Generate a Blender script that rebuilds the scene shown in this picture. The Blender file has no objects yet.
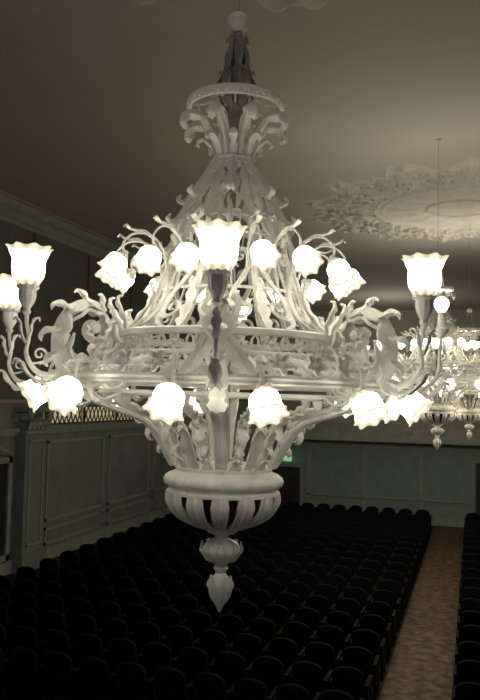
import bpy, bmesh, math, random
from math import sin, cos, pi, radians, sqrt, atan2, exp
from mathutils import Matrix, Vector
random.seed(3)
scene = bpy.context.scene
COL = scene.collection

# ------------------------------------------------------------------ materials
def new_mat(name):
    m = bpy.data.materials.new(name); m.use_nodes = True
    nt = m.node_tree
    for n in list(nt.nodes): nt.nodes.remove(n)
    out = nt.nodes.new('ShaderNodeOutputMaterial')
    return m, nt, out

def noise_mat(name, c1, c2, scale=8, rough=0.6, bump=0.1, detail=6, spec=0.3, lo=0.35, hi=0.7, bscale=None, metal=0.0):
    m, nt, out = new_mat(name)
    b = nt.nodes.new('ShaderNodeBsdfPrincipled')
    tc = nt.nodes.new('ShaderNodeTexCoord')
    nz = nt.nodes.new('ShaderNodeTexNoise'); nz.inputs['Scale'].default_value = scale; nz.inputs['Detail'].default_value = detail
    cr = nt.nodes.new('ShaderNodeValToRGB')
    cr.color_ramp.elements[0].position = lo; cr.color_ramp.elements[0].color = (*c1, 1)
    cr.color_ramp.elements[1].position = hi; cr.color_ramp.elements[1].color = (*c2, 1)
    nt.links.new(tc.outputs['Object'], nz.inputs['Vector'])
    nt.links.new(nz.outputs['Fac'], cr.inputs['Fac'])
    nt.links.new(cr.outputs['Color'], b.inputs['Base Color'])
    b.inputs['Roughness'].default_value = rough
    b.inputs['Specular IOR Level'].default_value = spec
    b.inputs['Metallic'].default_value = metal
    if bump > 0:
        n2 = nt.nodes.new('ShaderNodeTexNoise'); n2.inputs['Scale'].default_value = bscale or scale*3
        n2.inputs['Detail'].default_value = 4
        bp = nt.nodes.new('ShaderNodeBump'); bp.inputs['Strength'].default_value = bump; bp.inputs['Distance'].default_value = 0.02
        nt.links.new(tc.outputs['Object'], n2.inputs['Vector'])
        nt.links.new(n2.outputs['Fac'], bp.inputs['Height'])
        nt.links.new(bp.outputs['Normal'], b.inputs['Normal'])
    nt.links.new(b.outputs[0], out.inputs[0])
    return m

def glow_mat(name, stops, col_lo, col_hi, flutes=0):
    m, nt, out = new_mat(name)
    tc = nt.nodes.new('ShaderNodeTexCoord')
    sp = nt.nodes.new('ShaderNodeSeparateXYZ')
    cr = nt.nodes.new('ShaderNodeValToRGB')
    els = cr.color_ramp.elements
    mx = max(s[1] for s in stops)
    els[0].position = stops[0][0]; els[0].color = (stops[0][1]/mx,)*3+(1,)
    els[1].position = stops[-1][0]; els[1].color = (stops[-1][1]/mx,)*3+(1,)
    for p, v in stops[1:-1]:
        e = els.new(p); e.color = (v/mx,)*3+(1,)
    mul = nt.nodes.new('ShaderNodeMath'); mul.operation = 'MULTIPLY'; mul.inputs[1].default_value = mx
    mixc = nt.nodes.new('ShaderNodeMixRGB'); mixc.inputs[1].default_value = (*col_lo, 1); mixc.inputs[2].default_value = (*col_hi, 1)
    em = nt.nodes.new('ShaderNodeEmission')
    nt.links.new(tc.outputs['Generated'], sp.inputs[0])
    nt.links.new(sp.outputs['Z'], cr.inputs['Fac'])
    nt.links.new(cr.outputs['Color'], mul.inputs[0])
    src = mul.outputs[0]
    if flutes:
        def mth(op, a, b=None):
            n = nt.nodes.new('ShaderNodeMath'); n.operation = op
            if hasattr(a, 'links'): nt.links.new(a, n.inputs[0])
            else: n.inputs[0].default_value = a
            if b is not None:
                if hasattr(b, 'links'): nt.links.new(b, n.inputs[1])
                else: n.inputs[1].default_value = b
            return n.outputs[0]
        so = nt.nodes.new('ShaderNodeSeparateXYZ'); nt.links.new(tc.outputs['Object'], so.inputs[0])
        an = mth('ARCTAN2', so.outputs['Y'], so.outputs['X'])
        c = mth('COSINE', mth('MULTIPLY', an, flutes))
        c = mth('ADD', mth('MULTIPLY', c, .22), .80)  # shading of the folds painted into the glow strength
        src = mth('MULTIPLY', src, c)
    nt.links.new(src, em.inputs['Strength'])
    nt.links.new(cr.outputs['Color'], mixc.inputs[0])
    nt.links.new(mixc.outputs[0], em.inputs['Color'])
    nt.links.new(em.outputs[0], out.inputs[0])
    return m

M_WHITE = noise_mat('painted_white_metal', (0.72,0.715,0.68), (0.88,0.875,0.84), 12, 0.36, 0.05, spec=0.5, lo=0.25, hi=0.55)
M_GREY = noise_mat('tarnished_metal', (0.24,0.24,0.22), (0.46,0.45,0.42), 14, 0.45, 0.12, spec=0.4)
ST = [(0,0.7),(0.16,1.4),(0.36,12),(0.58,29),(0.74,9),(0.88,1.5),(1.0,0.85)]
M_SHADE = glow_mat('glowing_opal_glass', ST, (1.0,0.86,0.60), (1.0,0.94,0.80), 8)
M_SHADE7 = glow_mat('glowing_tulip_glass', ST, (1.0,0.86,0.60), (1.0,0.94,0.80), 7)
M_BULB = glow_mat('glowing_bulb', [(0,14),(1,18)], (1,0.85,0.6), (1,0.92,0.75))
M_CEIL = noise_mat('ceiling_plaster', (0.475,0.455,0.41), (0.505,0.485,0.435), 0.6, 0.8, 0.0)
M_CEILR = noise_mat('ceiling_relief_plaster', (0.55,0.53,0.475), (0.66,0.635,0.57), 3, 0.75, 0.05, bscale=14)
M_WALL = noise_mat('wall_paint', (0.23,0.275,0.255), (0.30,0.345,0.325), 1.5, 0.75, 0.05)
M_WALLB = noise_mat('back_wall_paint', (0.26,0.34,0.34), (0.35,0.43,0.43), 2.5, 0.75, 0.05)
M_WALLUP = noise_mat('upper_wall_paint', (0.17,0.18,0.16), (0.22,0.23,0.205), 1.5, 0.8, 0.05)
M_TRIM = noise_mat('trim_plaster', (0.35,0.38,0.35), (0.46,0.49,0.45), 5, 0.7, 0.1)
M_BOARD = noise_mat('dark_board', (0.025,0.032,0.03), (0.04,0.048,0.045), 3, 0.6, 0)
M_FLOOR = noise_mat('dark_floor', (0.014,0.012,0.011), (0.028,0.024,0.021), 3, 0.7, 0.05)
M_AISLE = noise_mat('worn_aisle_parquet', (0.06,0.038,0.020), (0.25,0.165,0.085), 5, 0.6, 0.2, lo=0.38, hi=0.68)
M_FAB = noise_mat('dark_velvet', (0.008,0.010,0.015), (0.015,0.018,0.026), 20, 0.85, 0.1, spec=0.10)
M_WOOD = noise_mat('dark_chair_wood', (0.008,0.007,0.007), (0.015,0.013,0.012), 20, 0.7, 0.05, spec=0.12)
M_DOOR = noise_mat('dark_door_wood', (0.04,0.035,0.03), (0.07,0.06,0.05), 6, 0.5, 0.05)
M_LIT = glow_mat('lit_gallery_glass', [(0,0.34),(1,0.5)], (0.95,0.74,0.38), (1,0.82,0.48))
M_SIGN = glow_mat('green_sign_glow', [(0,0.5),(1,0.6)], (0.3,0.8,0.35), (0.45,.9,0.45))

# ------------------------------------------------------------------ mesh builder
def catmull(pts, n):
    pts = [Vector(p) for p in pts]
    P = [pts[0]*2-pts[1]] + pts + [pts[-1]*2-pts[-2]]
    segs = len(pts)-1
    out = []
    for i in range(n):
        t = i/(n-1)*segs
        k = min(int(t), segs-1); f = t-k
        a, b, c, d = P[k], P[k+1], P[k+2], P[k+3]
        out.append(0.5*((2*b)+(c-a)*f+(2*a-5*b+4*c-d)*f*f+(3*b-a-3*c+d)*f**3))
    return out

def lerp_list(L, t):
    if not hasattr(L, '__len__'): return L
    x = t*(len(L)-1); k = min(int(x), len(L)-2); f = x-k
    return L[k]*(1-f)+L[k+1]*f

class MB:
    def __init__(s): s.v = []; s.f = []
    def add(s, verts, faces, M=None):
        o = len(s.v)
        for p in verts:
            p = Vector(p)
            s.v.append(M @ p if M else p)
        s.f += [tuple(i+o for i in f) for f in faces]
    def merge(s, other, M=None): s.add(other.v, other.f, M)
    def tube(s, pts, rad, seg=7, n=None, flat=1.0, M=None):
        n = n or max(8, len(pts)*5)
        P = catmull(pts, n)
        T = [(P[min(i+1, n-1)]-P[max(i-1, 0)]).normalized() for i in range(n)]
        up = Vector((0, 1, 0)) if abs(T[0].y) < 0.8 else Vector((0, 0, 1))
        N = (up - T[0]*up.dot(T[0])).normalized()
        V = []; F = []
        for i in range(n):
            N = (N - T[i]*N.dot(T[i])).normalized()
            B = T[i].cross(N)
            r = lerp_list(rad, i/(n-1))
            for k in range(seg):
                a = 2*pi*k/seg
                V.append(P[i]+N*(cos(a)*r*flat)+B*(sin(a)*r))
        for i in range(n-1):
            for k in range(seg):
                k2 = (k+1) % seg
                F.append((i*seg+k, i*seg+k2, (i+1)*seg+k2, (i+1)*seg+k))
        F.append(tuple(range(seg))[::-1]); F.append(tuple((n-1)*seg+k for k in range(seg)))
        s.add(V, F, M)
    def band(s, pts2, w, t, surf, n=None, M=None):
        """flat ribbon lying on a surface; pts2 = (s,z) path, surf(s,z,off)->xyz"""
        n = n or len(pts2)*6
        P = catmull([(p[0], p[1], 0) for p in pts2], n)
        V = []; F = []
        for i in range(n):
            T = (P[min(i+1, n-1)]-P[max(i-1, 0)]).normalized()
            N = Vector((-T.y, T.x, 0)); ww = lerp_list(w, i/(n-1))
            prof = [(-1, 0), (-1, t), (-.55, t*1.5), (0, t*.9), (.55, t*1.5), (1, t), (1, 0)]
            for v, h in prof:
                q = P[i]+N*v*ww
                V.append(surf(q.x, q.y, h))
        m = 7
        for i in range(n-1):
            for k in range(m):
                k2 = (k+1) % m
                F.append((i*m+k, i*m+k2, (i+1)*m+k2, (i+1)*m+k))
        F.append(tuple(range(m))[::-1]); F.append(tuple((n-1)*m+k for k in range(m)))
        s.add(V, F, M)
    def leaf(s, pts, w, lobes=0, depth=0.3, thick=0.006, cup=0.25, ridge=0.15, n=None, nv=6, yoff=0, M=None, rim=0):
        """sheet following a path of (r,z) points, spreading sideways in y"""
        n = n or max(12, len(pts)*6, lobes*9)
        P = catmull([(p[0], p[2] if len(p) > 2 else 0, p[1]) for p in pts], n)
        V = []; F = []
        rows = nv+1
        for layer in (0, 1):
            for i in range(n):
                u = i/(n-1)
                T = (P[min(i+1, n-1)]-P[max(i-1, 0)]).normalized()
                Nn = Vector((-T.z, 0, T.x))
                if Nn.length < 1e-6: Nn = Vector((0, 0, 1))
                Nn.normalize()
                ww = lerp_list(w, u)
                for j in range(rows):
                    v = -1+2*j/nv
                    lob = 1.0
                    if lobes: lob = 1-depth*(1-abs(sin(pi*lobes*u)))*abs(v)
                    h = -cup*v*v*ww + ridge*ww*max(0, 1-abs(v)*2.2)
                    if rim and j in (0, nv): h += rim*ww
                    if lobes: h += 0.14*ww*cos(2*pi*lobes*u)*abs(v)
                    p = P[i]+Vector((0, v*ww*lob+yoff, 0))+Nn*h-Nn*thick*layer
                    V.append(p)
        L = n*rows
        for i in range(n-1):
            for j in range(nv):
                a = i*rows+j; b = a+1; c = a+rows+1; d = a+rows
                F.append((a, b, c, d)); F.append((L+a, L+d, L+c, L+b))
        for i in range(n-1):
            a = i*rows; b = (i+1)*rows
            F.append((a, b, L+b, L+a))
            a += nv; b += nv
            F.append((a, L+a, L+b, b))
        for j in range(nv):
            F.append((j, L+j, L+j+1, j+1))
            a = (n-1)*rows+j
            F.append((a, a+1, L+a+1, L+a))
        s.add(V, F, M)
    def lathe(s, prof, seg=48, mod=None, M=None, closed=False):
        V = []; F = []
        n = len(prof)
        for i, (r, z) in enumerate(prof):
            for k in range(seg):
                a = 2*pi*k/seg
                rr, zz = (r, z) if mod is None else mod(r, z, a, i/(n-1))
                V.append((rr*cos(a), rr*sin(a), zz))
        m = n if closed else n-1
        for i in range(m):
            i2 = (i+1) % n
            for k in range(seg):
                k2 = (k+1) % seg
                F.append((i*seg+k, i*seg+k2, i2*seg+k2, i2*seg+k))
        s.add(V, F, M)
    def box(s, x0, x1, y0, y1, z0, z1, M=None):
        V = [(x, y, z) for x in (x0, x1) for y in (y0, y1) for z in (z0, z1)]
        F = [(0,1,3,2), (4,6,7,5), (0,4,5,1), (2,3,7,6), (0,2,6,4), (1,5,7,3)]
        s.add(V, F, M)
    def extrude(s, poly, y0, y1, M=None):
        n = len(poly)
        V = [(p[0], y0, p[1]) for p in poly]+[(p[0], y1, p[1]) for p in poly]
        F = [tuple(range(n))[::-1], tuple(range(n, 2*n))]
        for i in range(n):
            j = (i+1) % n
            F.append((i, j, n+j, n+i))
        s.add(V, F, M)
    def mesh(s, name, mat, smooth=True):
        me = bpy.data.meshes.new(name)
        me.from_pydata([tuple(v) for v in s.v], [], s.f)
        me.materials.append(mat)
        bm = bmesh.new(); bm.from_mesh(me)
        bmesh.ops.recalc_face_normals(bm, faces=bm.faces)
        bm.to_mesh(me); bm.free()
        if smooth:
            me.polygons.foreach_set('use_smooth', [True]*len(me.polygons))
            try: me.set_sharp_from_angle(angle=radians(35))
            except Exception: pass
        me.update()
        return me

def obj(name, me, parent=None, M=None):
    o = bpy.data.objects.new(name, me)
    COL.objects.link(o)
    if parent: o.parent = parent
    if M is not None: o.matrix_local = M
    return o

def RZ(a): return Matrix.Rotation(radians(a), 4, 'Z')
def TR(x, y, z): return Matrix.Translation((x, y, z))

def spiral(cx, cz, r0, r1, turns, a_end, cw=True, n=14):
    out = []
    for i in range(n):
        t = i/(n-1)
        a = a_end + (1-t)*turns*2*pi*(1 if cw else -1)
        r = r0+(r1-r0)*t**1.1
        out.append((cx+r*cos(a), cz+r*sin(a)))
    return out

def leaflets(b, pts, count, size, t0=0.1, t1=0.95, width=.35, side=1, y=0, lean=.5):
    P = catmull([(p[0], 0, p[1]) for p in pts], 80)
    for k in range(count):
        u = t0+(t1-t0)*k/max(1, count-1)
        i = int(u*79)
        T = (P[min(i+1, 79)]-P[max(i-1, 0)]).normalized()
        N = Vector((-T.z, 0, T.x))*side
        s_ = size*(1-.35*abs(2*k/max(1, count-1)-1))
        p = P[i]
        q = [p-T*s_*.6, p+N*s_*.25, p+T*s_*lean+N*s_*.7, p+T*s_*(lean+.55)+N*s_*.95, p+T*s_*(lean+.85)+N*s_*.75]
        b.leaf([(v.x, v.z, y) for v in q], [s_*width*.5, s_*width, s_*width, s_*width*.6, .003], 3, .35, thick=.007, cup=.3, ridge=.3, n=22, nv=4)

# ------------------------------------------------------------------ chandelier meshes (axis = z, z=0 at camera height)
def x3(pts, y=0): return [(p[0], y, p[1]) for p in pts]

CAGE = [(1.49,.14),(1.38,.20),(1.25,.26),(1.1,.32),(.95,.36),(.8,.395),(.65,.445),(.5,.53),(.38,.64)]
def cage_r(z):
    for (z0, r0), (z1, r1) in zip(CAGE, CAGE[1:]):
        if z0 >= z >= z1: return r0+(r1-r0)*(z0-z)/(z0-z1)
    return CAGE[0][1] if z > CAGE[0][0] else CAGE[-1][1]
def cage_s(s_, z, off):
    r = cage_r(z); a = s_/max(r, .1); r += off
    return (r*cos(a), r*sin(a), z)

def build_parts():
    P = []   # (name, mesh, matrix, children[(name,mesh,matrix)])
    b = MB(); b.tube([(0,0,2.42),(0,0,4),(0,0,5.28)], .004, 8, 6); P.append(('suspension_rod', b.mesh('suspension_rod', M_GREY), None, []))
    b = MB(); b.lathe([(0,5.295),(.06,5.295),(.055,5.27),(.03,5.25),(.015,5.24),(.0,5.24)], 32)
    P.append(('ceiling_canopy', b.mesh('ceiling_canopy', M_CEILR), None, []))
    b = MB(); b.lathe([(.001 if i in (0,16) else .07*sin(pi*i/16), 2.42-.07*cos(pi*i/16)) for i in range(17)], 32)
    P.append(('rod_ball', b.mesh('rod_ball', M_WHITE), None, []))
    DN = TR(0,0,-.05)
    b = MB()
    b.lathe([(.02,2.42),(.035,2.38),(.03,2.33),(.05,2.28),(.055,2.22),(.04,2.18),(.05,2.1),(.065,2.02),(.05,1.95),(.045,1.8),(.06,1.6),(.09,1.56),(.12,1.53)], 24)
    P.append(('neck_stem', b.mesh('neck_stem', M_GREY), DN, []))
    b = MB(); b.leaf([(.045,1.93),(.075,2.05),(.07,2.18),(.045,2.32),(.065,2.37),(.08,2.34)], [.026,.038,.034,.026,.018,.004], 5, .5, thick=.005)
    me = b.mesh('neck_leaf', M_GREY)
    for i in range(7): P.append(('neck_leaf', me, DN @ RZ(i*360/7+10), []))
    b = MB(); b.leaf([(.065,1.9),(.10,1.98),(.105,2.06),(.085,2.13),(.11,2.15),(.12,2.12)], [.026,.034,.034,.026,.018,.004], 4, .4, thick=.005)
    me = b.mesh('neck_leaf', M_GREY)
    for i in range(6): P.append(('neck_leaf', me, DN @ RZ(i*60+30), []))
    # crown ring
    b = MB()
    b.lathe([(.28,1.892),(.292,1.882),(.304,1.89),(.301,1.905),(.310,1.922),(.308,1.94),(.296,1.948),(.285,1.942),(.282,1.92)], 64, closed=True)
    for k in range(40):
        a = 2*pi*k/40
        b.lathe([(.001,-.010),(.010,-.007),(.012,0),(.010,.007),(.001,.010)], 8, M=TR(.308*cos(a), .308*sin(a), 1.905))
    for k in range(8):
        b.tube([(.05,0,1.93),(.12,0,1.96),(.2,0,1.93),(.285,0,1.92)], .007, 6, M=RZ(k*45))
    P.append(('crown_ring', b.mesh('crown_ring', M_WHITE), DN, []))
    b = MB(); b.leaf([(.085,1.55),(.095,1.62),(.13,1.72),(.19,1.80),(.26,1.835),(.33,1.815),(.352,1.76),(.33,1.725),(.308,1.74)], [.024,.028,.032,.040,.052,.056,.046,.030,.008], 5, .45, thick=.009, cup=.4, ridge=.35)
    b.tube([(.10,0,1.56),(.15,0,1.70),(.215,0,1.78),(.25,0,1.88)], [.012,.010,.009,.009], 7)
    me = b.mesh('crown_leaf', M_WHITE)
    for i in range(8): P.append(('crown_leaf', me, DN @ RZ(i*45+22.5), []))
    b = MB(); b.leaf([(.10,1.56),(.125,1.63),(.17,1.69),(.225,1.70),(.245,1.66),(.225,1.64)], [.018,.024,.028,.028,.022,.006], 4, .4, thick=.008, cup=.35)
    me = b.mesh('crown_leaf', M_WHITE)
    for i in range(8): P.append(('crown_leaf', me, DN @ RZ(i*45), []))
    b = MB(); b.lathe([(.08,1.58),(.115,1.575),(.14,1.56),(.135,1.54),(.155,1.52),(.145,1.50),(.12,1.49)], 48)
    P.append(('waist_collar', b.mesh('waist_collar', M_WHITE), DN, []))
    b = MB(); b.lathe([(.02,1.46),(.02,1.1),(.03,1.05),(.035,1.0),(.03,.95),(.02,.9),(.02,.6),(.035,.5),(.05,.42),(.03,.34),(.02,.3),(.025,0),(.03,-.2),(.03,-.4)], 24)
    P.append(('central_stem', b.mesh('central_stem', M_GREY), None, []))
    # cage ribs
    b = MB()
    b.leaf([(r, z) for z, r in CAGE], [.010,.012,.014,.016,.018,.020,.022,.025,.028], 0, thick=.014, cup=.0, ridge=.3, rim=.25)
    me = b.mesh('cage_rib', M_WHITE)
    for i in range(8): P.append(('cage_rib', me, RZ(i*45+22.5), []))
    def tier(pts, w, lobes, count, off, dep=.5):
        b = MB(); b.leaf(pts, w, lobes, dep, thick=.009, cup=.3, ridge=.4, nv=8)
        me = b.mesh('acanthus_leaf', M_WHITE)
        for i in range(count): P.append(('acanthus_leaf', me, RZ(i*360/count+off), []))
    tier([(.135,1.51),(.175,1.43),(.220,1.35),(.262,1.28),(.305,1.24),(.338,1.25),(.328,1.285)], [.024,.038,.047,.048,.042,.026,.004], 4, 8, 0, .6)
    tier([(.165,1.44),(.228,1.34),(.284,1.22),(.335,1.12),(.38,1.075),(.412,1.09),(.40,1.125)], [.016,.036,.048,.054,.046,.028,.004], 5, 8, 22.5, .6)
    tier([(.29,1.19),(.33,1.09),(.358,1.01),(.39,.945),(.425,.925),(.452,.945),(.44,.975)], [.014,.030,.042,.046,.038,.024,.004], 4, 8, 0, .6)
    for z in (.985, .64):
        r = cage_r(z)
        b = MB(); b.lathe([(r-.006,z-.008),(r+.003,z-.009),(r+.007,z),(r+.003,z+.009),(r-.006,z+.008)], 60, closed=True)
        P.append(('cage_hoop', b.mesh('cage_hoop', M_WHITE), None, []))
    b = MB()
    for sg in (1, -1):
        lo = spiral(.096, .51, .010, .066, 1.3, radians(185), cw=True, n=16)
        hi = spiral(.070, .83, .008, .050, 1.2, radians(5), cw=True, n=16)
        path = [(p[0]*sg, p[1]) for p in lo]+[(.036*sg,.60),(.09*sg,.70),(.124*sg,.78)]+[(p[0]*sg, p[1]) for p in hi[::-1]]
        b.band(path, [.005,.009,.012,.015,.012,.009,.005], .014, cage_s, 140)
        b.band([(.012*sg,.60),(.02*sg,.49),(.06*sg,.42),(.13*sg,.395)], [.005,.010,.005], .012, cage_s, 24)
        b.band([(.03*sg,.64),(.018*sg,.76),(.006*sg,.90),(.0,1.0)], [.005,.009,.005], .010, cage_s, 24)
        u = spiral(.038, 1.10, .007, .028, 1.1, radians(5), cw=True, n=12)
        b.band([(.006*sg,.96),(.055*sg,1.02)]+[(p[0]*sg, p[1]) for p in u[::-1]], [.005,.008,.005], .012, cage_s, 50)
    me = b.mesh('cage_scroll', M_WHITE)
    for i in range(8): P.append(('cage_scroll', me, RZ(i*45), []))
    b = MB(); b.leaf([(.65,.385),(.605,.43),(.545,.50),(.50,.58),(.49,.65),(.505,.69),(.525,.67)], [.018,.036,.040,.033,.026,.016,.004], 5, .5, thick=.008, ridge=.3)
    me = b.mesh('acanthus_leaf', M_WHITE)
    for i in range(8): P.append(('acanthus_leaf', me, RZ(i*45+22.5), []))
    # main ring
    b = MB()
    b.lathe([(.65,.388),(.69,.388),(.70,.38),(.70,.352),(.692,.345),(.65,.345)], 96, closed=True)
    b.lathe([(.65,.262),(.692,.262),(.70,.254),(.70,.236),(.69,.228),(.65,.228)], 96, closed=True)
    P.append(('main_ring', b.mesh('main_ring', M_WHITE), None, []))
    def cyl(s_, z, off): a = s_/.674; r = .674+off; return (r*cos(a), r*sin(a), z)
    b = MB()
    for sg in (1, -1):
        sp = spiral(.045, .300, .006, .029, 1.0, radians(150), cw=True, n=10)
        b.band([(sg*p[0], p[1]) for p in sp]+[(sg*.012,.332),(0,.350)], [.003,.006,.007,.005], .012, cyl, 34)
    me = b.mesh('ring_scroll', M_WHITE)
    for k in range(24): P.append(('ring_scroll', me, RZ(k*15), []))
    b = MB()
    MR = TR(.678,0,.303) @ Matrix.Rotation(radians(90), 4, 'Y')
    b.lathe([(.001,.028),(.010,.024),(.014,.012),(.018,.010),(.034,.020),(.038,.010),(.028,.0),(.001,0)], 30,
            mod=lambda r, z, a, t: (r*(1+.28*cos(5*a)) if r > .016 else r, z), M=MR)
    me = b.mesh('rosette', M_WHITE)
    for i in range(24): P.append(('rosette', me, RZ(i*15+7.5), []))
    b = MB()
    b.lathe([(.97,.075),(1.0,.068),(1.018,.078),(1.012,.092),(1.018,.106),(1.008,.118),(.985,.12),(.97,.108)], 96, closed=True)
    P.append(('outer_ring', b.mesh('outer_ring', M_WHITE), None, []))
    b = MB()
    b.lathe([(.76,.01),(.78,-.0),(.795,.012),(.788,.03),(.765,.033)], 96, closed=True)
    P.append(('lower_ring', b.mesh('lower_ring', M_WHITE), None, []))
    def slope(y_, x_, off): return (x_, y_, .232-(x_-.65)*.40+off)
    b = MB()
    for sg in (1, -1):
        sp = spiral(.084, .885, .012, .062, 1.0, radians(180), cw=True, n=12)
        pts = [(p[0]*sg, p[1]) for p in sp]+[(.012*sg,.80),(.03*sg,.74),(.06*sg,.69)]
        b.band(pts, [.006,.010,.011,.010], .016, slope, 60)
    b.leaf([(.70,.235),(.80,.20),(.90,.165),(.97,.14),(1.01,.14),(1.025,.16)], [.006,.016,.014,.024,.024,.004], 3, .4, thick=.008)
    me = b.mesh('frieze_scroll', M_WHITE)
    for i in range(15): P.append(('frieze_scroll', me, RZ(i*24+12), []))
    b = MB()
    b.leaf([(1.0,.08),(.985,.02),(.93,-.025),(.86,-.02),(.79,.01)], [.012,.018,.020,.018,.014], 0, thick=.010, cup=0, ridge=.4)
    b.leaf([(1.01,.06),(.995,.01),(.95,-.04),(.91,-.04),(.90,-.02)], [.014,.028,.028,.018,.004], 3, .4, thick=.006)
    me = b.mesh('ring_bracket', M_WHITE)
    for i in range(12): P.append(('ring_bracket', me, RZ(i*30+15), []))
    b = MB()
    MR = TR(.97,0,.175) @ Matrix.Rotation(radians(70), 4, 'Y')
    b.lathe([(.001,.03),(.012,.026),(.016,.014),(.022,.012),(.050,.026),(.056,.014),(.034,.0),(.001,0)], 40,
            mod=lambda r, z, a, t: (r*(1+.25*cos(5*a)) if r > .018 else r, z), M=MR)
    me = b.mesh('rosette', M_WHITE)
    for k in range(6):
        for d in (-30, -19, 19): P.append(('rosette', me, RZ(k*60+d), []))
    # console brackets
    b = MB()
    outer = [(.95,.47),(1.02,.41),(1.06,.31),(1.06,.20),(1.02,.10),(.95,.045)]
    path = spiral(.872, .375, .024, .108, 1.25, radians(80), cw=True, n=18)+outer+[(.87,.03),(.82,.07),(.84,.125),(.885,.12)]
    b.leaf(path, [.030,.044,.052,.058,.060,.058,.054,.046,.032], 14, .22, thick=.020, cup=.05, ridge=.3, n=170, nv=8)
    b.leaf([(.757,.40),(.75,.34),(.72,.30),(.69,.31),(.67,.34)], [.042,.045,.038,.033,.028], 0, thick=.018, cup=0, ridge=.25)
    inner = [(1.04,.26),(.96,.185),(.87,.175),(.78,.23),(.69,.32)]
    b.leaf(inner, [.028,.038,.042,.038,.03], 6, .3, thick=.016, cup=.1, ridge=.3)
    leaflets(b, inner, 3, .085, .2, .75, .5, -1)
    for sg in (1, -1):
        b.lathe([(.001,-.014),(.024,-.012),(.032,0),(.024,.012),(.001,.014)], 16, M=TR(.872,.04*sg,.375) @ Matrix.Rotation(pi/2, 4, 'X'))
    me_br = b.mesh('console_bracket', M_WHITE)
    b = MB()
    path = [(.80,.485),(.865,.52),(.95,.515),(1.03,.455),(1.08,.35),(1.085,.24),(1.06,.14),(1.085,.07),(1.13,.055),(1.145,.085)]
    b.leaf(path, [.02,.048,.068,.082,.088,.082,.066,.050,.032,.006], 6, .5, thick=.010, cup=.4, ridge=.3, n=100, nv=8)
    leaflets(b, path, 6, .095, .06, .70, .55, 1, 0, .15)
    me_l1 = b.mesh('console_leaf', M_WHITE)
    b = MB()
    b.leaf([(1.00,.08),(1.025,.0),(.985,-.06),(.92,-.075),(.87,-.045),(.87,-.02)], [.03,.048,.052,.044,.028,.006], 4, .4, thick=.009, cup=.3, n=50)
    me_l2 = b.mesh('console_leaf', M_WHITE)
    side = []
    for sg in (1, -1):
        b = MB(); b.leaf([(.67,.36,.03*sg),(.69,.43,.05*sg),(.73,.50,.065*sg),(.75,.55,.07*sg),(.725,.57,.07*sg)], [.018,.034,.034,.024,.005], 4, .45, thick=.009)
        side.append(('console_leaf', b.mesh('console_leaf', M_WHITE), None))
        b = MB(); b.leaf([(1.0,.34,.05*sg),(1.035,.26,.08*sg),(1.03,.16,.13*sg),(.98,.10,.19*sg),(1.0,.075,.24*sg),(1.03,.095,.26*sg)], [.016,.036,.046,.040,.026,.005], 4, .4, thick=.009, cup=.2)
        side.append(('console_leaf', b.mesh('console_leaf', M_WHITE), None))
    for i in range(6):
        P.append(('console_bracket', me_br, RZ(i*60), [('console_leaf', me_l1, None), ('console_leaf', me_l2, None)]+side))
    # basket below, leaf-wrapped curving ribs
    b = MB()
    bp = [(.78,.015),(.745,-.05),(.66,-.09),(.56,-.11),(.475,-.15),(.415,-.23),(.37,-.32),(.325,-.385),(.29,-.42)]
    b.leaf(bp, [.032,.042,.044,.038,.032,.030,.028,.025,.02], 9, .3, thick=.014, cup=.15, ridge=.35, n=90)
    leaflets(b, bp, 3, .080, .38, .70, .5, 1, 0, .2)
    me = b.mesh('basket_rib', M_WHITE)
    for i in range(12): P.append(('basket_rib', me, RZ(i*30+15), []))
    b = MB()
    b.leaf([(.285,-.42),(.335,-.36),(.375,-.29),(.415,-.22),(.455,-.175),(.49,-.17),(.495,-.205)], [.022,.036,.044,.046,.038,.024,.004], 4, .4, thick=.010, cup=.25, ridge=.35)
    me = b.mesh('basket_leaf', M_WHITE)
    for i in range(6): P.append(('basket_leaf', me, RZ(i*60+30), []))
    b = MB()
    b.leaf([(.28,-.425),(.315,-.39),(.345,-.36),(.372,-.352),(.38,-.37)], [.025,.035,.03,.02,.005], 3, .4, thick=.010, cup=.25)
    me = b.mesh('basket_leaf', M_WHITE)
    for i in range(12): P.append(('basket_leaf', me, RZ(i*30+15), []))
    b = MB()
    b.leaf([(1.0,.06),(.93,.0),(.84,-.04),(.73,-.08),(.62,-.115),(.53,-.155),(.465,-.22),(.41,-.31),(.35,-.41)], [.046,.052,.052,.050,.048,.046,.043,.040,.035], 0, thick=.016, cup=0, ridge=.3, rim=.18)
    me = b.mesh('bracket_strap', M_WHITE)
    for i in range(6): P.append(('bracket_strap', me, RZ(i*60), []))
    # bowl
    b = MB()
    def rimmod(r, z, a, t):
        if -.548 < z < -.47 and r > .33: return (r+.006*cos(32*a), z)
        return (r, z)
    b.lathe([(.0,-.41),(.27,-.41),(.295,-.415),(.303,-.428),(.298,-.445),(.315,-.457),(.34,-.465),(.360,-.483),(.368,-.505),(.362,-.528),(.345,-.543),(.328,-.55),(.328,-.562),(.350,-.570),(.352,-.584),(.32,-.59),(.30,-.58),(.28,-.56),(.0,-.5)], 192, mod=rimmod)
    P.append(('bowl_rim', b.mesh('bowl_rim', M_WHITE), None, []))
    b = MB()
    b.leaf([(.340,-.575),(.338,-.63),(.305,-.69),(.25,-.74),(.18,-.775),(.115,-.797),(.06,-.805)], [.044,.054,.048,.038,.028,.018,.012], 0, thick=.02, cup=-.3, ridge=.4, n=24)
    me = b.mesh('bowl_gadroon', M_WHITE)
    for i in range(14): P.append(('bowl_gadroon', me, RZ(i*360/14), []))
    b = MB()
    b.lathe([(.0,-.58),(.27,-.60),(.265,-.66),(.20,-.72),(.12,-.755),(.05,-.78),(.0,-.79)], 32)
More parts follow.
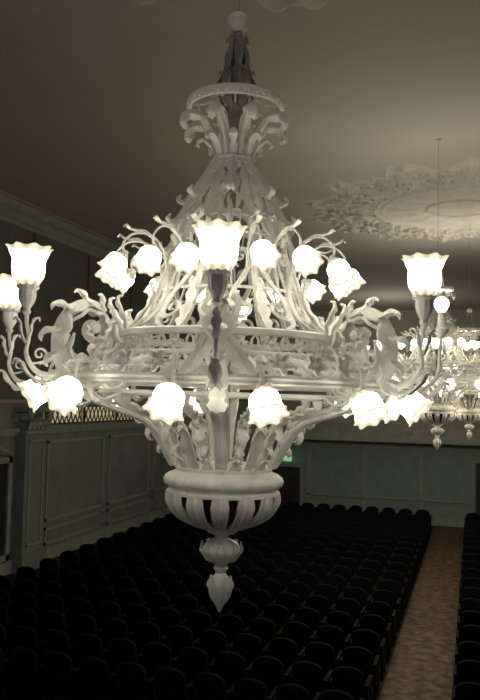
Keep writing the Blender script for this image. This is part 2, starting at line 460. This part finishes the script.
    P.append(('bowl_shadow_core', b.mesh('bowl_shadow_core', M_DOOR), None, []))  # dark body standing in for the shade behind the open slots
    b = MB()
    b.lathe([(.05,-.79),(.085,-.80),(.095,-.815),(.08,-.83),(.045,-.84),(.04,-.86),(.07,-.875),(.105,-.90),(.118,-.93),(.11,-.96),(.08,-.99),(.045,-1.01),(.035,-1.03),(.045,-1.045),(.035,-1.06),(.03,-1.075),(.05,-1.10),(.064,-1.13),(.068,-1.16),(.058,-1.195),(.04,-1.235),(.022,-1.275),(.012,-1.30),(.001,-1.315)], 48,
            mod=lambda r, z, a, t: (r*(1+.06*cos(10*a)) if r > .04 else r, z))
    P.append(('pendant_finial', b.mesh('pendant_finial', M_WHITE), None, []))
    b = MB(); b.leaf([(.045,-1.0),(.085,-.985),(.117,-.945),(.120,-.91),(.116,-.885),(.118,-.88)], [.010,.020,.026,.022,.014,.003], 3, .35, thick=.005)
    me = b.mesh('finial_leaf', M_WHITE)
    for i in range(8): P.append(('finial_leaf', me, RZ(i*45), []))
    b = MB(); b.leaf([(.02,-1.27),(.05,-1.21),(.068,-1.16),(.064,-1.12),(.060,-1.095),(.062,-1.09)], [.008,.022,.026,.02,.012,.003], 3, .35, thick=.005)
    me = b.mesh('finial_leaf', M_WHITE)
    for i in range(5): P.append(('finial_leaf', me, RZ(i*72+30), []))

    # ---------------- shades (open along +z, neck at 0)
    def shade(h, rb, rm, rl, petals, ruffle):
        b = MB()
        prof = []
        N = 22
        key = [(0,.35*rb),(.03,rb*.9),(.12,rb*1.05),(.3,rm*.95),(.5,rm),(.7,rm*.97),(.85,(rm+rl)*.5),(.95,rl*.96),(1.0,rl*1.06)]
        def rad(t):
            for (a, ra), (c, rc) in zip(key, key[1:]):
                if a <= t <= c: return ra+(rc-ra)*(t-a)/(c-a)
            return rl
        for i in range(N+1): prof.append((rad(i/N), h*i/N))
        def mod(r, z, a, t):
            e = max(0, (z/h-.3)/.7)
            return r*(1+ruffle*e*e*cos(petals*a)+.03*e*cos(petals*2*a)), z+ruffle*.35*h*e**3*cos(petals*a)
        b.lathe(prof, 64, mod=mod)
        prof2 = [(max(r-.004,.003), z+.003) for r, z in prof]
        b.lathe(prof2, 64, mod=mod)
        return b
    SH_T = shade(.225, .062, .090, .116, 8, .06).mesh('lamp_shade', M_SHADE)
    SH_L = shade(.152, .044, .078, .091, 7, .08).mesh('lamp_shade', M_SHADE7)
    SH_U = shade(.132, .038, .065, .074, 7, .08).mesh('lamp_shade', M_SHADE7)
    b = MB()
    b.tube([(1.02,0,.16),(1.10,0,.10),(1.19,0,.12),(1.245,0,.21),(1.235,0,.30),(1.25,0,.38),(1.254,0,.46)], [.016,.017,.016,.013,.011,.011,.013], 9, 50)
    b.tube(x3(spiral(1.17,.21,.008,.045,1.4,radians(270),cw=False)+[(1.22,.155)]), [.004,.007,.007], 6, 40)
    b.leaf([(1.06,.09),(1.13,.06),(1.21,.09),(1.27,.17),(1.31,.18),(1.32,.15)], [.02,.04,.04,.03,.02,.005], 5, .45, thick=.007)
    b.leaf([(1.24,.26),(1.27,.32),(1.28,.38),(1.31,.41),(1.325,.39)], [.010,.024,.024,.014,.004], 4, .5, thick=.006)
    b.leaf([(1.24,.26),(1.22,.33),(1.215,.38),(1.19,.41),(1.18,.39)], [.010,.024,.024,.014,.004], 4, .5, thick=.006)
    me_ta = b.mesh('torch_arm', M_WHITE)
    b = MB()
    b.lathe([(.001,.42),(.016,.425),(.026,.44),(.018,.455),(.026,.47),(.042,.50),(.048,.53),(.046,.56),(.062,.575),(.060,.59),(.04,.585),(.0,.58)], 32,
            mod=lambda r, z, a, t: (r*(1+.05*cos(10*a)), z), M=TR(1.254,0,0))
    me_tc = b.mesh('shade_holder', M_WHITE)
    for az in (0, 60, -60, 180):
        P.append(('torch_arm', me_ta, RZ(az), [('shade_holder', me_tc, None), ('lamp_shade', SH_T, TR(1.254,0,.57))]))
    S = TR(.22,0,-.04)
    P.append(('torch_arm', me_ta, RZ(-98) @ S, [('shade_holder', me_tc, None), ('lamp_shade', SH_T, TR(1.254,0,.57))]))
    b = MB()
    b.tube([(1.0,0,.18),(1.15,0,.08),(1.30,0,.10),(1.40,0,.20),(1.41,0,.33),(1.42,0,.48)], [.016,.017,.016,.013,.011,.011], 9, 50)
    b.leaf([(1.10,.07),(1.20,.03),(1.32,.05),(1.42,.13),(1.47,.15),(1.49,.12)], [.02,.045,.045,.035,.02,.005], 5, .45, thick=.007)
    me_ca = b.mesh('candle_arm', M_WHITE)
    b = MB()
    b.lathe([(.001,.44),(.02,.45),(.045,.48),(.05,.50),(.03,.51),(.024,.53),(.024,.60),(.028,.61),(.0,.612)], 24, M=TR(1.42,0,0))
    me_cc = b.mesh('candle_holder', M_WHITE)
    b = MB(); b.lathe([(.02,0),(.03,.015),(.045,.04),(.048,.06),(.04,.085),(.02,.1),(.001,.104)], 20)
    me_cb = b.mesh('bulb', M_BULB)
    P.append(('candle_arm', me_ca, RZ(101), [('candle_holder', me_cc, None), ('bulb', me_cb, TR(1.42,0,.61))]))
    # lower tulip arms
    b = MB()
    b.tube([(.97,0,.10),(1.0,0,.18),(1.055,0,.18),(1.08,0,.12),(1.075,0,.06)], [.011,.011,.010,.009,.011], 7, 36)
    b.leaf([(1.0,.19),(1.05,.215),(1.10,.18),(1.13,.18),(1.14,.16)], [.01,.028,.028,.018,.004], 4, .5, thick=.006)
    me_la = b.mesh('tulip_arm', M_WHITE)
    b = MB(); b.lathe([(.001,-.03),(.014,-.03),(.018,-.015),(.034,0),(.044,.015),(.042,.025),(.0,.02)], 24, mod=lambda r, z, a, t: (r*(1+.06*cos(8*a)), z))
    me_cap = b.mesh('shade_holder', M_WHITE)
    rr = random.Random(5)
    for k, offs in enumerate(((-11.5,11.5), (-17,13), (-12,12), (-12,12), (-12,12), (-10,15))):
        for d in offs:
            MS = TR(1.075,0,.05) @ RZ(rr.uniform(-16,16)+d*.7) @ Matrix.Rotation(radians(90+rr.uniform(26,58)), 4, 'Y')
            P.append(('tulip_arm', me_la, RZ(k*60+d), [('shade_holder', me_cap, MS), ('lamp_shade', SH_L, MS)]))
    # upper tulip arms
    b = MB()
    b.tube([(.385,0,.70),(.43,0,.76),(.455,0,.87),(.53,0,.955),(.64,0,.96),(.71,0,.90),(.71,0,.83)], [.009,.008,.008,.007,.007,.007,.009], 7, 44)
    b.leaf([(.50,.93),(.58,.985),(.66,.985),(.70,1.01),(.72,.99)], [.01,.022,.020,.014,.004], 4, .5, thick=.006)
    me_ua = b.mesh('tulip_arm', M_WHITE)
    for a in (15, 35, 60, 85, 110, 135, 160):
        for sg in (1, -1):
            MU = TR(.71,0,.82) @ RZ(rr.uniform(-14,14)) @ Matrix.Rotation(radians(90+rr.uniform(30,60)), 4, 'Y')
            P.append(('tulip_arm', me_ua, RZ(a*sg), [('shade_holder', me_cap, MU), ('lamp_shade', SH_U, MU)]))
    return P

PARTS = build_parts()
def light(name, loc, energy, typ='POINT', size=.3, color=(1,.91,.75), spot=160, up=True):
    l = bpy.data.lights.new(name, typ); l.energy = energy; l.color = color; l.shadow_soft_size = size
    o = bpy.data.objects.new(name, l); COL.objects.link(o); o.location = loc
    if typ == 'SPOT':
        l.spot_size = radians(spot); l.spot_blend = 1.0
        if up: o.rotation_euler = (pi, 0, 0)
    return o
def chandelier(x, y, z, rot, label, pre=None, dz=0):
    root = bpy.data.objects.new('chandelier', None); COL.objects.link(root)
    root.matrix_local = TR(x, y, z+dz) @ (pre or Matrix.Identity(4)) @ RZ(rot)
    root['label'] = label; root['category'] = 'chandelier'; root['group'] = 'chandeliers along the hall ceiling'
    for name, me, M, ch in PARTS:
        if dz and name == 'ceiling_canopy': M = TR(0,0,-dz)
        if dz and name == 'suspension_rod': M = TR(0,0,2.42) @ Matrix.Scale((2.86-dz)/2.86, 4, (0,0,1)) @ TR(0,0,-2.42)
        o = obj(name, me, root, M)
        for n2, m2, MM in ch: obj(n2, m2, o, MM)
    return root
CAMZ = 5.0
YAW = 17.3
tilt = Matrix.Rotation(radians(.6), 4, Vector((-sin(radians(YAW)), cos(radians(YAW)), 0)))
C1, C2, C3 = (-1.474, 4.464), (-.67, 15.3), (-.1, 22.6)
chandelier(*C1, CAMZ, -71.7-2.6, 'large ornate white chandelier with scrolls, acanthus leaves and glowing tulip shades', tilt)
chandelier(*C2, CAMZ, -88, 'distant white ornate chandelier glowing beneath the ceiling medallion', dz=.38)
chandelier(*C3, CAMZ, -60, 'smallest-looking lit white chandelier hanging close to the gallery', dz=.26)
light('ceiling_fill', (C1[0], C1[1], CAMZ+2.75), 175, 'SPOT', .3, spot=174)  # unseen spots added over the chandeliers to brighten the ceiling
light('ceiling_fill', (C2[0], C2[1], CAMZ+2.15), 210, 'SPOT', .3, spot=176)
light('ceiling_fill', (C3[0], C3[1]+.4, CAMZ+2.1), 330, 'SPOT', .3, spot=176)
light('gallery_fill', (-4, 38, CAMZ+2.6), 170, 'POINT', .6)  # unseen light added to lift the gallery wall out of darkness
for cx, cy in (C2, C3):  # extra unseen point lights added beside the far chandeliers to brighten the walls
    light('chandelier_fill', (cx-1.7, cy-.3, CAMZ+.1), 110, 'POINT', .4, color=(1,.84,.58))
    light('chandelier_fill', (cx+1.7, cy-.3, CAMZ+.1), 70, 'POINT', .4, color=(1,.84,.58))

# ------------------------------------------------------------------ room
XL, XR, YB, ZC = -12.4, 11.2, 32.0, CAMZ+5.3
YE = YB+12
def sbox(name, x0, x1, y0, y1, z0, z1, mat, cat=None):
    b = MB(); b.box(x0, x1, y0, y1, z0, z1)
    o = obj(name, b.mesh(name, mat, False)); o['kind'] = 'structure'
    return o
sbox('floor', XL-.3, XR+.3, -3, YB+.3, -.2, 0, M_FLOOR)
sbox('ceiling', XL-.3, XR+.3, -3, YE, ZC, ZC+.2, M_CEIL)
sbox('wall_left', XL-.3, XL, -3, YE, 0, ZC, M_WALL)
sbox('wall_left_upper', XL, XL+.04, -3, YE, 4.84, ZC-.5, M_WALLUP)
sbox('wall_right', XR, XR+.3, -3, YE, 0, ZC, M_WALL)
sbox('wall_back', XL, XR, YB, YB+.3, 0, 3.35, M_WALLB)
sbox('wall_gallery', XL, XR, YE, YE+.3, 3.35, ZC, M_CEIL)
TN = [0]
def trim(b, mat=M_TRIM):
    TN[0] += 1
    o = obj('trim_%d' % TN[0], b.mesh('trim', mat, False)); o['kind'] = 'structure'
    return o
b = MB(); b.box(XL, XR, YB-1.1, YE, 3.35, 3.55); trim(b, M_WALLUP)
b = MB(); b.box(XL, XR, YB-1.1, YB-.95, 3.55, 4.05); b.box(XL, XR, YB-1.16, YB-.9, 4.05, 4.13); b.box(XL, XR, YB-1.16, YB-1.1, 3.36, 3.5); b.box(XL, XR, YB-1.13, YB-1.1, 3.5, 3.56)
for k in range(18):
    x = XL+.7+k*1.32
    b.lathe([(.001,-.03),(.12,-.03),(.14,0),(.12,.03),(.001,.03)], 16, M=TR(x, YB-1.1, 3.8) @ Matrix.Rotation(pi/2, 4, 'X'))
trim(b, M_TRIM)
b = MB()
for k in range(10):
    x = XL+.9+k*2.35
    b.box(x, x+.14, YB-.06, YB, .3, 3.2)
b.box(XL, XR, YB-.08, YB, 3.05, 3.2); b.box(XL, XR, YB-.06, YB, .95, 1.02)
trim(b, M_TRIM)
b = MB(); b.box(XL, XR, YB-.10, YB, 0, .3); o = obj('baseboard_back', b.mesh('baseboard_back', M_TRIM, False)); o['kind'] = 'structure'
b = MB(); b.box(XL, XL+.1, -3, YB, 0, .35); o = obj('baseboard_left', b.mesh('baseboard_left', M_TRIM, False)); o['kind'] = 'structure'
def door(n, x0, x1, z1):
    b = MB(); b.box(x0, x1, YB-.09, YB-.01, .02, z1)
    for xx in (x0+.12, (x0+x1)/2+.06):
        w = (x1-x0)/2-.2
        b.box(xx, xx+w, YB-.11, YB-.09, .2, z1*.45); b.box(xx, xx+w, YB-.11, YB-.09, z1*.5, z1-.15)
    o = obj('door_%d' % n, b.mesh('door', M_DOOR, False)); o['kind'] = 'structure'
    b = MB(); b.box(x0-.15, x0, YB-.14, YB-.0, 0, z1+.15); b.box(x1, x1+.15, YB-.14, YB-.0, 0, z1+.15); b.box(x0-.2, x1+.2, YB-.16, YB-.0, z1, z1+.18)
    trim(b, M_WALLB)
door(1, -8.5, -7.1, 2.1)
door(2, .1, 1.9, 2.6)
door(3, -11.9, -10.8, 2.4)
b = MB(); b.box(-.18,.18,-.06,.06,-.11,.11)
o = obj('exit_sign', b.mesh('exit_sign', M_SIGN, False), None, TR(-7.66, YB-.22, 2.46)); o['label'] = 'small glowing green sign box above the dark door'; o['category'] = 'sign'
# left wall
b = MB()
b.box(XL, XL+.14, -3, YB, 3.92, 4.02); b.box(XL, XL+.09, -3, YB, 3.82, 3.92); b.box(XL, XL+.08, -3, YB, 4.74, 4.84)
trim(b, M_TRIM)
WN = [0]
def pil(y, w=1.1, d=.35):
    b = MB(); b.box(XL, XL+d, y-w/2, y+w/2, 0, 4.2); b.box(XL, XL+d+.08, y-w/2-.08, y+w/2+.08, 0, .5)
    trim(b, M_WALL)
    b = MB(); x = XL+d
    for (z0, z1) in ((.7, 3.7),):
        y0, y1 = y-w/2+.18, y+w/2-.18
        b.box(x, x+.03, y0, y1, z0, z0+.06); b.box(x, x+.03, y0, y1, z1-.06, z1); b.box(x, x+.03, y0, y0+.06, z0, z1); b.box(x, x+.03, y1-.06, y1, z0, z1)
    b.box(XL, x+.06, y-w/2-.06, y+w/2+.06, 3.86, 3.94)
    for k in range(5):
        yy = y-w/2+.11+k*(w-.22)/4
        b.leaf([(0,3.95),(.05,4.08),(.08,4.22),(.14,4.32),(.18,4.30)], [.06,.11,.12,.08,.01], 4, .4, thick=.03, M=TR(x-.03, yy, 0))
    for sg in (1, -1):
        pts = [(x+.12, y+sg*(w/2-.02)+p[0]*sg, p[1]) for p in spiral(0, 4.42, .02, .13, 1.5, radians(90), cw=True)]
        b.tube(pts+[(x+.10, y, 4.50)], [.03,.04,.04], 6, 50)
    b.box(XL, x+.16, y-w/2-.14, y+w/2+.14, 4.56, 4.64); b.box(XL, x+.11, y-w/2-.10, y+w/2+.10, 4.50, 4.56)
    trim(b, M_TRIM)
for y in (19.1, 10.5): pil(y)
def frame(y0, y1, z0, z1, t=.09, d=.06):
    b = MB()
    b.box(XL, XL+d, y0, y1, z0, z0+t); b.box(XL, XL+d, y0, y1, z1-t, z1); b.box(XL, XL+d, y0, y0+t, z0, z1); b.box(XL, XL+d, y1-t, y1, z0, z1)
    trim(b, M_TRIM)
frame(20.2, 23.9, 1.15, 3.6); frame(24.3, 27.8, 1.15, 3.6); frame(28.2, 31.5, 1.15, 3.6)
frame(20.2, 23.9, .45, .98); frame(24.3, 27.8, .45, .98); frame(28.2, 31.5, .45, .98)
frame(14.6, 18.3, .4, 3.25, .16, .12)
b = MB()
b.tube([(XL+.08, 14.6+3.7*i/12, 3.3+.42*sin(pi*i/12)) for i in range(13)], .07, 8, 40)
b.tube([(XL+.06, 14.8+3.3*i/12, 3.3+.28*sin(pi*i/12)) for i in range(13)], .03, 8, 40)
trim(b, M_TRIM)
sbox('door_4', XL, XL+.06, 14.75, 18.15, .5, 3.12, M_BOARD)
for k in range(5):
    y0 = 20.0+k*2.36
    WN[0] += 1
    sbox('window_%d' % WN[0], XL, XL+.04, y0, y0+2.2, 4.10, 4.64, M_LIT)
    b = MB()
    for j in range(8):   # interlaced lattice bars
        ya = y0+j*2.2/8
        b.tube([(XL+.06, ya, 4.10), (XL+.06, ya+2.2/8, 4.64)], .022, 5, 2)
        b.tube([(XL+.06, ya, 4.64), (XL+.06, ya+2.2/8, 4.10)], .022, 5, 2)
    b.box(XL+.03, XL+.09, y0-.03, y0+.03, 4.10, 4.64); b.box(XL+.03, XL+.09, y0, y0+2.2, 4.08, 4.13); b.box(XL+.03, XL+.09, y0, y0+2.2, 4.61, 4.66)
    trim(b, M_DOOR)
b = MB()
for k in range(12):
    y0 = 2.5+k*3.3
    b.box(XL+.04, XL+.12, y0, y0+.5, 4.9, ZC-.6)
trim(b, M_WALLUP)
b = MB()
prof = [(0,0),(.08,.02),(.12,.10),(.18,.14),(.26,.24),(.30,.28),(.42,.34),(.50,.44),(.52,.50),(0.62,.53),(.62,.56),(0,.56)]
b.extrude([(p[0], p[1]) for p in prof], -YE, 3, M=TR(XL, 0, ZC-.56) @ Matrix.Scale(-1, 4, (0,1,0)))
trim(b, M_TRIM)

# ceiling medallions : shallow lacy relief with a foliate edge
def medallion(x, y, label, R, rot=8):
    NA, NR = 800, 150
    V = []; F = []
    K = 14
    def sm(x_): x_ = max(0, min(1, x_)); return x_*x_*(3-2*x_)
    def height(r, a):
        t = r/R
        s = a*K/(2*pi); f = (s % 1)-.5; d = abs(f)
        edge = .89+.065*cos(K*a+pi)+.026*cos(3*K*a)+.012*cos(5*K*a)
        h = .02*sm((edge-t)/.02)
        if h <= 0: return 0
        h += .05*exp(-((t-.505)/.008)**2)+.03*exp(-((t-.46)/.006)**2)+.05*exp(-((t-.19)/.010)**2)+.06*exp(-(t/.07)**2)
        if t > .50:
            u = (t-.50)/(edge-.5)
            lw = .13*max(0, sin(pi*min(1, u)))**.6*(.60+.40*abs(sin(4*pi*u)))+.003
            rel = .11*exp(-(d/lw)**6)*sm((1-u)/.08)*(.70+.30*cos(8*pi*u))-.03*exp(-(d/.02)**2)*sm((1-u)/.08)
            for cx, cu, rad, tw in ((.30,.36,.115,1), (.42,.70,.09,-1), (.20,.68,.05,1)):
                dx, du = (d-cx)*2*pi/K*t*R, (u-cu)*(edge-.5)*R
                rr_ = sqrt(dx*dx+du*du)/(rad*R*.62); aa = atan2(du, dx)
                if rr_ < 1:
                    rel += .10*sm(.5+1.0*cos(2*pi*rr_*1.3-tw*aa))*(1-rr_*rr_)**.4
            rel += .05*(.5+.5*cos(K*3*a))*exp(-((u-.07)/.045)**2)
            rel += .045*(.5+.5*cos(K*4*a))*exp(-((u-.95)/.045)**2)
            h += rel
        elif .22 < t < .44:
            u = (t-.22)/.22
            h += .05*(.5+.5*cos(K*a+1.2*sin(u*3)))**2*sin(pi*u)
        return h
    for i in range(NR+1):
        r = R*(i/NR)
        for k in range(NA):
            a = 2*pi*k/NA
            V.append((r*cos(a), r*sin(a), -height(r, a)+.002))
    for i in range(NR):
        for k in range(NA):
            k2 = (k+1) % NA
            F.append((i*NA+k, i*NA+k2, (i+1)*NA+k2, (i+1)*NA+k))
    b = MB(); b.add(V, F)
    me = b.mesh('ceiling_medallion', M_CEILR)
    bm = bmesh.new(); bm.from_mesh(me)
    if sum(f.normal.z for f in bm.faces) > 0: bmesh.ops.reverse_faces(bm, faces=bm.faces)
    bm.to_mesh(me); bm.free()
    o = obj('ceiling_medallion', me, None, TR(x, y, ZC) @ RZ(rot))
    o['label'] = label; o['category'] = 'ceiling ornament'; o['group'] = 'ceiling medallions'
medallion(C1[0]-.1, C1[1], 'round plaster medallion with acanthus relief above the large chandelier', 5.5)
medallion(-.35, 20.9, 'round plaster ceiling medallion with scrolling acanthus relief', 4.5)

b = MB(); b.box(-1.50, -.34, -3, YB-.1, 0, .012)
o = obj('aisle_runner', b.mesh('aisle_runner', M_AISLE, False)); o['label'] = 'worn mottled brown floor strip between the seating blocks'; o['category'] = 'floor covering'

# ------------------------------------------------------------------ chairs (front = +y)
SW = .64
def backrest():
    b = MB()
    w = .25
    poly = [(-w,.40),(-w,.76)]+[(-w*cos(pi*i/12), .78+.13*sin(pi*i/12)) for i in range(1, 12)]+[(w,.76),(w,.40)]
    Mx = TR(0,-.22,0) @ Matrix.Rotation(radians(8), 4, 'X')
    b.extrude(poly, -.03, .03, M=Mx)
    b.extrude([(p[0]*.82, .66+(p[1]-.66)*.86) for p in poly], .03, .06, M=Mx)
    b.extrude([(p[0]*.84, .66+(p[1]-.66)*.88) for p in poly], -.042, -.03, M=Mx)
    return b
def seatb():
    b = MB(); prof = [(-.24,.36),(.24,.36),(.25,.40),(.23,.45),(0,.47),(-.23,.45),(-.25,.40)]
    b.extrude(prof, -.20, .26); return b
def armb():
    b = MB()
    b.box(-.02,.02,-.24,-.19,0,.60); b.box(-.02,.02,.16,.21,0,.58); b.box(-.012,.012,-.19,.16,.15,.56)
    b.box(-.03,.03,-.26,.25,.58,.62); b.box(-.025,.025,-.26,.24,0,.03)
    return b
me_b, me_s, me_a = backrest().mesh('backrest', M_FAB, False), seatb().mesh('seat', M_FAB, False), armb().mesh('armrest', M_WOOD, False)
allb = MB(); allb.merge(backrest()); allb.merge(seatb()); allb.merge(armb(), TR(-.275,0,0)); allb.merge(armb(), TR(.275,0,0))
me_all = allb.mesh('auditorium_chair', M_FAB, False)
pos = []
sy, cy = sin(radians(YAW)), cos(radians(YAW))
for r in range(20):
    y = 11.2+r*1.0
    for c in range(14):
        x = -1.84-c*SW
        d = -sy*x+cy*y; l = cy*x+sy*y
        if l/d < -.35: continue
        pos.append((x, y))
    for c in range(3):
        x = .0+c*SW
        d = -sy*x+cy*y; l = cy*x+sy*y
        if l/d < .345: pos.append((x, y))
pos.sort(key=lambda p: p[0]**2+p[1]**2)
near, rest = pos[:300], pos[300:]
for i, (x, y) in enumerate(near):
    Mx = TR(x, y, 0)
    if y < 17.5:
        o = bpy.data.objects.new('auditorium_chair', None); COL.objects.link(o); o.matrix_local = Mx
        obj('backrest', me_b, o); obj('seat', me_s, o)
        obj('armrest', me_a, o, TR(-.275,0,0)); obj('armrest', me_a, o, TR(.275,0,0))
    else:
        o = obj('auditorium_chair', me_all, None, Mx)
    o['label'] = 'dark upholstered auditorium chair with rounded back in a row'
    o['category'] = 'chair'; o['group'] = 'rows of auditorium chairs'
if rest:
    b = MB()
    for x, y in rest: b.merge(allb, TR(x, y, 0))
    o = obj('auditorium_chairs', b.mesh('auditorium_chairs', M_FAB, False)); o['kind'] = 'stuff'
    o['label'] = 'farthest rows of dark auditorium chairs near the wall'; o['category'] = 'chair'; o['group'] = 'rows of auditorium chairs'

# ------------------------------------------------------------------ world, camera
w = bpy.data.worlds.new('World'); scene.world = w; w.use_nodes = True
w.node_tree.nodes['Background'].inputs[0].default_value = (.84,.85,.80,1)
w.node_tree.nodes['Background'].inputs[1].default_value = .11
cam = bpy.data.cameras.new('camera'); co = bpy.data.objects.new('camera', cam); COL.objects.link(co)
cam.lens = 750/700*36; cam.sensor_width = 36; cam.clip_end = 200
co.matrix_world = TR(0,0,CAMZ) @ Matrix.Rotation(radians(YAW),4,'Z') @ Matrix.Rotation(radians(90+3.7),4,'X') @ Matrix.Rotation(radians(1.2),4,'Z')
scene.camera = co
scene.view_settings.view_transform = 'Standard'
scene.view_settings.look = 'None'
scene.view_settings.exposure = 0
